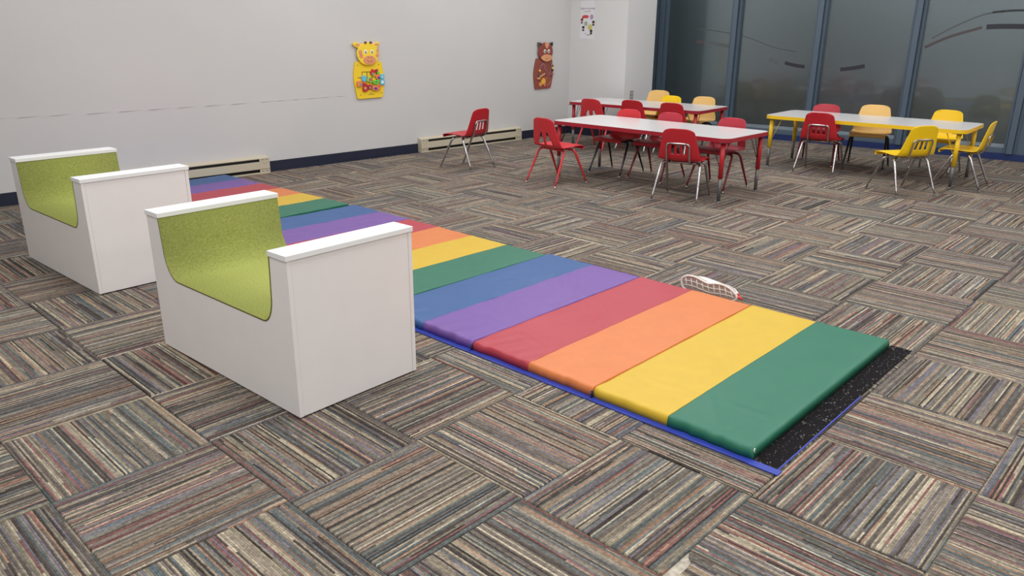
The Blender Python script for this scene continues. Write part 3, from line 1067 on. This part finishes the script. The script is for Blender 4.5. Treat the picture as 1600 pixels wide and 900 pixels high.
b.prism(so_, -0.022, 0.0, M=MS)
b.obj('midsole', sgrey, sh)
b = MB()
pts = [MS @ Vector((p[0], p[1], 0.0)) for p in so_]
b.tube(pts + pts[:1], 0.0062, 8, caps=False)
b.obj('sole_rim', swhite, sh)
b = MB()
for k in range(9):
    x = -0.125 + 0.031 * k
    b.tube([MS @ Vector((x + 0.012, 0.008 if abs(x) < 0.12 else 0.02, 0.001)), MS @ Vector((x + 0.004, 0.05, 0.003)), MS @ Vector((x - 0.004, 0.086 if x < -0.04 or 0.02 < x < 0.1 else 0.074, 0.001))], 0.0028, 6)
for zz in (0.034, 0.062):
    b.tube([MS @ Vector((-0.138 + 0.278 * q / 10, zz + 0.006 * math.sin(q * 0.9) - (0.008 if q > 8 and zz > 0.06 else 0), 0.002)) for q in range(11)], 0.0028, 6)
lat = b.obj('sole_lattice', swhite, sh)
# upper
b = MB()
rings = []
NU = 16
sect = [(-0.143, 0.030, 0.040), (-0.12, 0.095, 0.074), (-0.07, 0.11, 0.084), (-0.02, 0.105, 0.072), (0.03, 0.085, 0.074), (0.08, 0.065, 0.080), (0.12, 0.05, 0.058), (0.147, 0.022, 0.026)]
v = []
for x, hgt, wd in sect:
    for k in range(NU):
        a = PI * k / (NU - 1)
        v.append((x, 0.010 + hgt * math.sin(a) ** 0.7, 0.047 + wd / 2 * math.cos(a)))
f = []
for i in range(len(sect) - 1):
    for k in range(NU - 1):
        f.append((i * NU + k, i * NU + k + 1, (i + 1) * NU + k + 1, (i + 1) * NU + k))
f.append(tuple(range(NU)))
f.append(tuple((len(sect) - 1) * NU + k for k in range(NU - 1, -1, -1)))
b.add(v, f, 0, True)
b.obj('upper', mat('upper_mesh_white', (222, 216, 212), 0.8, bump=0.4, bscale=400), sh)
b = MB()
b.tube([(0.150, 0.004, 0.040), (0.163, 0.006, 0.043), (0.178, 0.010, 0.034)], [0.010, 0.008, 0.004], 8)
b.tube([(0.150, 0.014, 0.055), (0.160, 0.016, 0.058)], [0.007, 0.004], 8)
b.obj('red_toe_tab', mat('red_tab', (226, 60, 54), 0.5), sh)

# ------------------------------------------------------------------ activity tables
EDGER = mat('dark_red_edge', (158, 32, 48), 0.4)
def table(label, loc, rz, paint, brace_m, W=0.762, L=1.86, H=0.53):
    t = thing('activity_table', label, 'table', loc, rz, 'low activity tables')
    TH = 0.034
    o1 = round_rect(-W / 2 + 0.003, W / 2 - 0.003, -L / 2 + 0.003, L / 2 - 0.003, 0.075, 8)
    o2 = round_rect(-W / 2, W / 2, -L / 2, L / 2, 0.078, 8)
    b = MB()
    b.prism(o1, H - TH + 0.003, H)
    b.obj('tabletop', TOPW, t)
    b = MB()
    n = len(o1)
    v = [(p[0], p[1], H - TH) for p in o1] + [(p[0], p[1], H - TH) for p in o2] + [(p[0], p[1], H - 0.0005) for p in o2] + [(p[0], p[1], H - 0.0005) for p in o1]
    f = []
    for ring in range(4):
        a0, a1 = ring * n, ((ring + 1) % 4) * n
        for i in range(n):
            j = (i + 1) % n
            f.append((a0 + i, a0 + j, a1 + j, a1 + i))
    b.add(v, f, 0, False)
    b.obj('edge_band', EDGER if paint is REDP else paint, t)
    for sx in (-1, 1):
        for sy in (-1, 1):
            x, y = sx * (W / 2 - 0.055), sy * (L / 2 - 0.065)
            b = MB()
            b.tube([(x, y, H - TH), (x, y, 0.20)], [0.0205, 0.0195], 14)
            lg = b.obj('leg', paint, t)
            b = MB()
            b.tube([(x, y, 0.215), (x, y, 0.014)], 0.0148, 12)
            b.obj('leg_insert', STEEL, lg)
            b = MB()
            b.tube([(x, y, 0.016), (x, y, 0.004), (x, y, 0.0)], [0.011, 0.019, 0.019], 12)
            b.obj('glide', STEEL, lg)
            b = MB()
            b.box(x - 0.05, x + 0.05, y - 0.05, y + 0.05, H - TH - 0.004, H - TH - 0.0005)
            b.obj('mounting_plate', DARKM, lg)
            for dx, dy in ((-sx * 0.10, 0), (0, -sy * 0.10)):
                b = MB()
                e = Vector((dx, dy, 0)).normalized() * 0.02
                b.tube([(x + e.x, y + e.y, 0.30), (x + dx, y + dy, H - TH - 0.006)], 0.0035, 6)
                b.obj('brace', brace_m, lg)
    return t
table('red edged low table standing in front of the other red edged table', (5.565, 1.075, 0), math.radians(0), REDP, BLACKM)
table('red edged low table at the back by the column', (7.31, 2.36, 0), math.radians(4), REDP, BLACKM, L=1.74)
table('yellow edged low table before the dark windows', (7.58, -0.105, 0), math.radians(2.5), YELP, YELP)

# ------------------------------------------------------------------ chairs
def shell_mesh(kind):
    P = [(0.168, 0.322), (0.180, 0.336), (0.168, 0.350), (0.12, 0.354), (0.06, 0.350), (0.0, 0.344), (-0.06, 0.337),
         (-0.105, 0.338), (-0.139, 0.352), (-0.155, 0.380), (-0.166, 0.425), (-0.178, 0.485), (-0.191, 0.550), (-0.201, 0.605)]
    prof = catmull([Vector((0, p[0], p[1])) for p in P], 5)
    n = len(prof)
    us = [-1, -.95, -.86, -.72, -.58, -.46, -.37, -.29, -.21, -.15, -.08, 0, .08, .15, .21, .29, .37, .46, .58, .72, .86, .95, 1]
    if kind == 'arch':
        us = [-1, -.95, -.86, -.72, -.60, -.50, -.40, -.32, -.24, -.16, -.08, 0, .08, .16, .24, .32, .40, .50, .60, .72, .86, .95, 1]
    v = []
    for i, p in enumerate(prof):
        t = i / (n - 1)
        z = p.z
        back = p.y < -0.10 and z > 0.345
        if back:
            s = (z - 0.345) / 0.26
            w = 0.184 - 0.060 * s
            # rounded upper corners
            q = max(0, (s - 0.86) / 0.14)
            w *= math.sqrt(max(0.0, 1 - 0.30 * q ** 3.5))
            if kind == 'plain':
                w += 0.004
        else:
            w = 0.164 + 0.020 * min(1, (0.18 - p.y) / 0.12)
        for u in us:
            x = w * u
            y, zz = p.y, p.z
            e = abs(u) ** 3
            if back:
                y += 0.022 * e * (1 - 0.4 * s)
                if s > 0.85:
                    zz -= 0.013 * (s - 0.85) / 0.15 * abs(u) ** 5
                if kind == 'slot' and 0.385 < z < 0.485 and abs(u) < 0.5:
                    y -= 0.006 * math.sin(PI * (z - 0.385) / 0.10) * (1 if abs(abs(u) - 0.29) > 0.1 and abs(u) > 0.1 else 0.2)
            else:
                zz += 0.010 * e * max(0.0, min(1.0, (0.10 - p.y) / 0.16)) - 0.007 * e * max(0.0, min(1, (p.y - 0.06) / 0.1))
                zz -= 0.004 * (1 - u * u)
            v.append((x, y, zz))
    NU_ = len(us)
    f = []
    for i in range(n - 1):
        zc = (prof[i].z + prof[i + 1].z) / 2
        bk = prof[i].y < -0.13
        for k in range(NU_ - 1):
            uc = abs((us[k] + us[k + 1]) / 2)
            if kind == 'slot' and bk and 0.392 < zc < 0.470 and (uc < 0.08 or 0.21 < uc < 0.37):
                continue
            if kind == 'arch' and bk and 0.366 < zc < 0.470:
                top = (zc - 0.366) / 0.104
                lo, hi = 0.08 + 0.16 * max(0, top - 0.3), 0.50 - 0.26 * max(0, top - 0.2)
                if lo <= uc <= hi:
                    continue
            a = i * NU_ + k
            f.append((a, a + NU_, a + NU_ + 1, a + 1))
    me = bpy.data.meshes.new('seat_shell_' + kind)
    me.from_pydata(v, [], f)
    me.polygons.foreach_set('use_smooth', [True] * len(f))
    return me
SHELLS = {k: shell_mesh(k) for k in ('slot', 'arch', 'plain')}

def leg_path(sx, front):
    if front:
        bar = Vector((sx * 0.132, 0.045, 0.316))
        bend = [Vector((sx * 0.150, 0.048, 0.313)), Vector((sx * 0.162, 0.056, 0.302)), Vector((sx * 0.168, 0.068, 0.284))]
        foot = Vector((sx * 0.186, 0.203, 0.008))
    else:
        bar = Vector((sx * 0.128, -0.060, 0.316))
        bend = [Vector((sx * 0.146, -0.063, 0.313)), Vector((sx * 0.159, -0.073, 0.302)), Vector((sx * 0.166, -0.085, 0.284))]
        foot = Vector((sx * 0.192, -0.207, 0.008))
    st = bend[-1]
    pts = [bar] + bend + [st.lerp(foot, q) for q in (0.25, 0.45, 0.52, 0.8, 1.0)]
    rs = [0.0113] * 4 + [0.0113, 0.0113, 0.0095, 0.0088, 0.0082]
    return pts, rs, foot

PROTOS = {}
def make_chair(kind, plastic, metal, lower):
    """first chair of a kind; later ones are copies"""
    t = thing('school_chair', 'chair', 'chair')
    me = SHELLS[kind].copy()
    me.name = 'seat_shell'
    me.materials.append(plastic)
    o = bpy.data.objects.new('seat_shell', me)
    COL.objects.link(o)
    o.parent = t
    s = o.modifiers.new('solidify', 'SOLIDIFY')
    s.thickness = 0.0055
    s.offset = 0
    for sx in (-1, 1):
        for front in (True, False):
            pts, rs, foot = leg_path(sx, front)
            b = MB()
            b.tube(pts, rs, 10)
            lg = b.obj('leg', metal, t)
            b = MB()
            b.tube([(foot.x, foot.y, 0.016), (foot.x, foot.y, 0.010), (foot.x, foot.y, 0.003), (foot.x, foot.y, 0.0)], [0.008, 0.0125, 0.0145, 0.0125], 12)
            b.obj('glide', STEEL if lower is None else lower, lg)
    for y in (0.045, -0.060):
        b = MB()
        b.tube([(-0.133, y, 0.316), (0.133, y, 0.316)], 0.0113, 10)
        b.obj('crossbar', metal, t)
    for x in (-0.07, 0.07):
        b = MB()
        b.tube([(x, 0.10, 0.332), (x, 0.045, 0.324), (x, -0.06, 0.322), (x, -0.11, 0.324)], 0.0055, 8)
        b.obj('seat_support', metal, t)
    if kind == 'slot':
        pr = [(-0.096, -0.075, 0.322), (-0.096, -0.12, 0.322), (-0.096, -0.152, 0.336), (-0.096, -0.168, 0.372), (-0.095, -0.186, 0.455),
              (-0.089, -0.190, 0.474), (-0.074, -0.192, 0.484), (0.0, -0.194, 0.486)]
        full = pr + [(-p[0], p[1], p[2]) for p in pr[-2::-1]]
        b = MB()
        b.tube(catmull(full, 3), 0.0078, 10)
        b.obj('back_loop', metal, t)
    if kind == 'plain':
        for x in (-0.042, 0.042):
            b = MB()
            b.tube([(x, -0.172, 0.470), (x, -0.160, 0.470)], 0.006, 10)
            b.obj('rivet', BLACKM, t)
    return t
def chair(key, label, x, y, face, group, scale=1.0):
    """x, y in carpet tiles; face = heading of the seat front in degrees"""
    kind = key[0]
    if key not in PROTOS:
        c = make_chair(*key_args[key])
        PROTOS[key] = c
    else:
        c = copy_tree(PROTOS[key])
    c.location = (x * S, y * S, 0)
    c.rotation_euler = (0, 0, math.radians(face - 90))
    c.scale = (scale,) * 3
    c['label'] = label
    if group:
        c['group'] = group
    return c
key_args = {
    'red_chrome': ('slot', RED, CHROME, None),
    'coral_dark': ('slot', REDB, DARKM, CHROME),
    'red_painted': ('arch', REDB, mat('coral_enamel', (204, 52, 58), 0.35), CHROME),
    'dull_maroon': ('arch', REDD, MAROON, CHROME),
    'yellow_chrome': ('slot', YEL, CHROME, None),
    'cream_black': ('plain', CREAM, BLACKM, None),
}
G1, G2, G3 = 'chairs around the front red table', 'chairs around the back red table', 'chairs around the yellow table'
chair('red_chrome', 'red chair standing alone by the wall heater, chrome legs', 9.87, 5.82, 98, None)
chair('red_painted', 'red chair with red painted legs at the left end of the front table', 9.92, 3.45, -6, G1)
chair('coral_dark', 'red chair with dark legs tucked behind the front table, leftmost on far side', 11.58, 3.31, 181, G1)
chair('dull_maroon', 'dull red chair with maroon legs, middle of far side of the front table', 11.61, 2.39, 179, G1)
chair('dull_maroon', 'dull red chair with maroon legs, far side at right end of front table', 11.66, 1.12, 178, G1)
chair('red_chrome', 'red chair with chrome legs, back to camera, at front table', 10.30, 1.02, 14, G1)
chair('red_painted', 'red chair with arched back openings, at left of the back table', 13.70, 5.38, 2, G2)
chair('red_chrome', 'red chair, back to camera, middle of near side of back table', 14.12, 4.55, 4, G2)
chair('red_chrome', 'red chair, back to camera, nearest the right end of back table', 14.21, 3.58, 6, G2)
chair('cream_black', 'cream chair with two back rivets, leftmost behind the back table', 15.45, 5.16, 182, G2, 1.06)
chair('yellow_chrome', 'bright yellow chair between two cream chairs behind the back table', 15.08, 4.56, 180, G2)
chair('cream_black', 'cream chair behind the right half of the back table', 15.42, 3.84, 184, G2)
chair('dull_maroon', 'dull red chair with maroon legs behind the yellow table', 15.66, 0.95, 192, G3)
chair('red_chrome', 'red chair with chrome legs, back to camera, at yellow table', 14.52, 0.44, 7, G3)
chair('cream_black', 'cream chair with black legs behind the middle of yellow table', 15.85, 0.00, 192, G3, 1.03)
chair('yellow_chrome', 'yellow chair behind the yellow table, near its right end', 16.22, -1.22, 180, G3)
chair('yellow_chrome', 'yellow chair with back to camera on near side of yellow table', 13.55, -1.43, 57, G3)
chair('yellow_chrome', 'yellow chair at the right end of the yellow table', 14.93, -2.02, 93, G3)
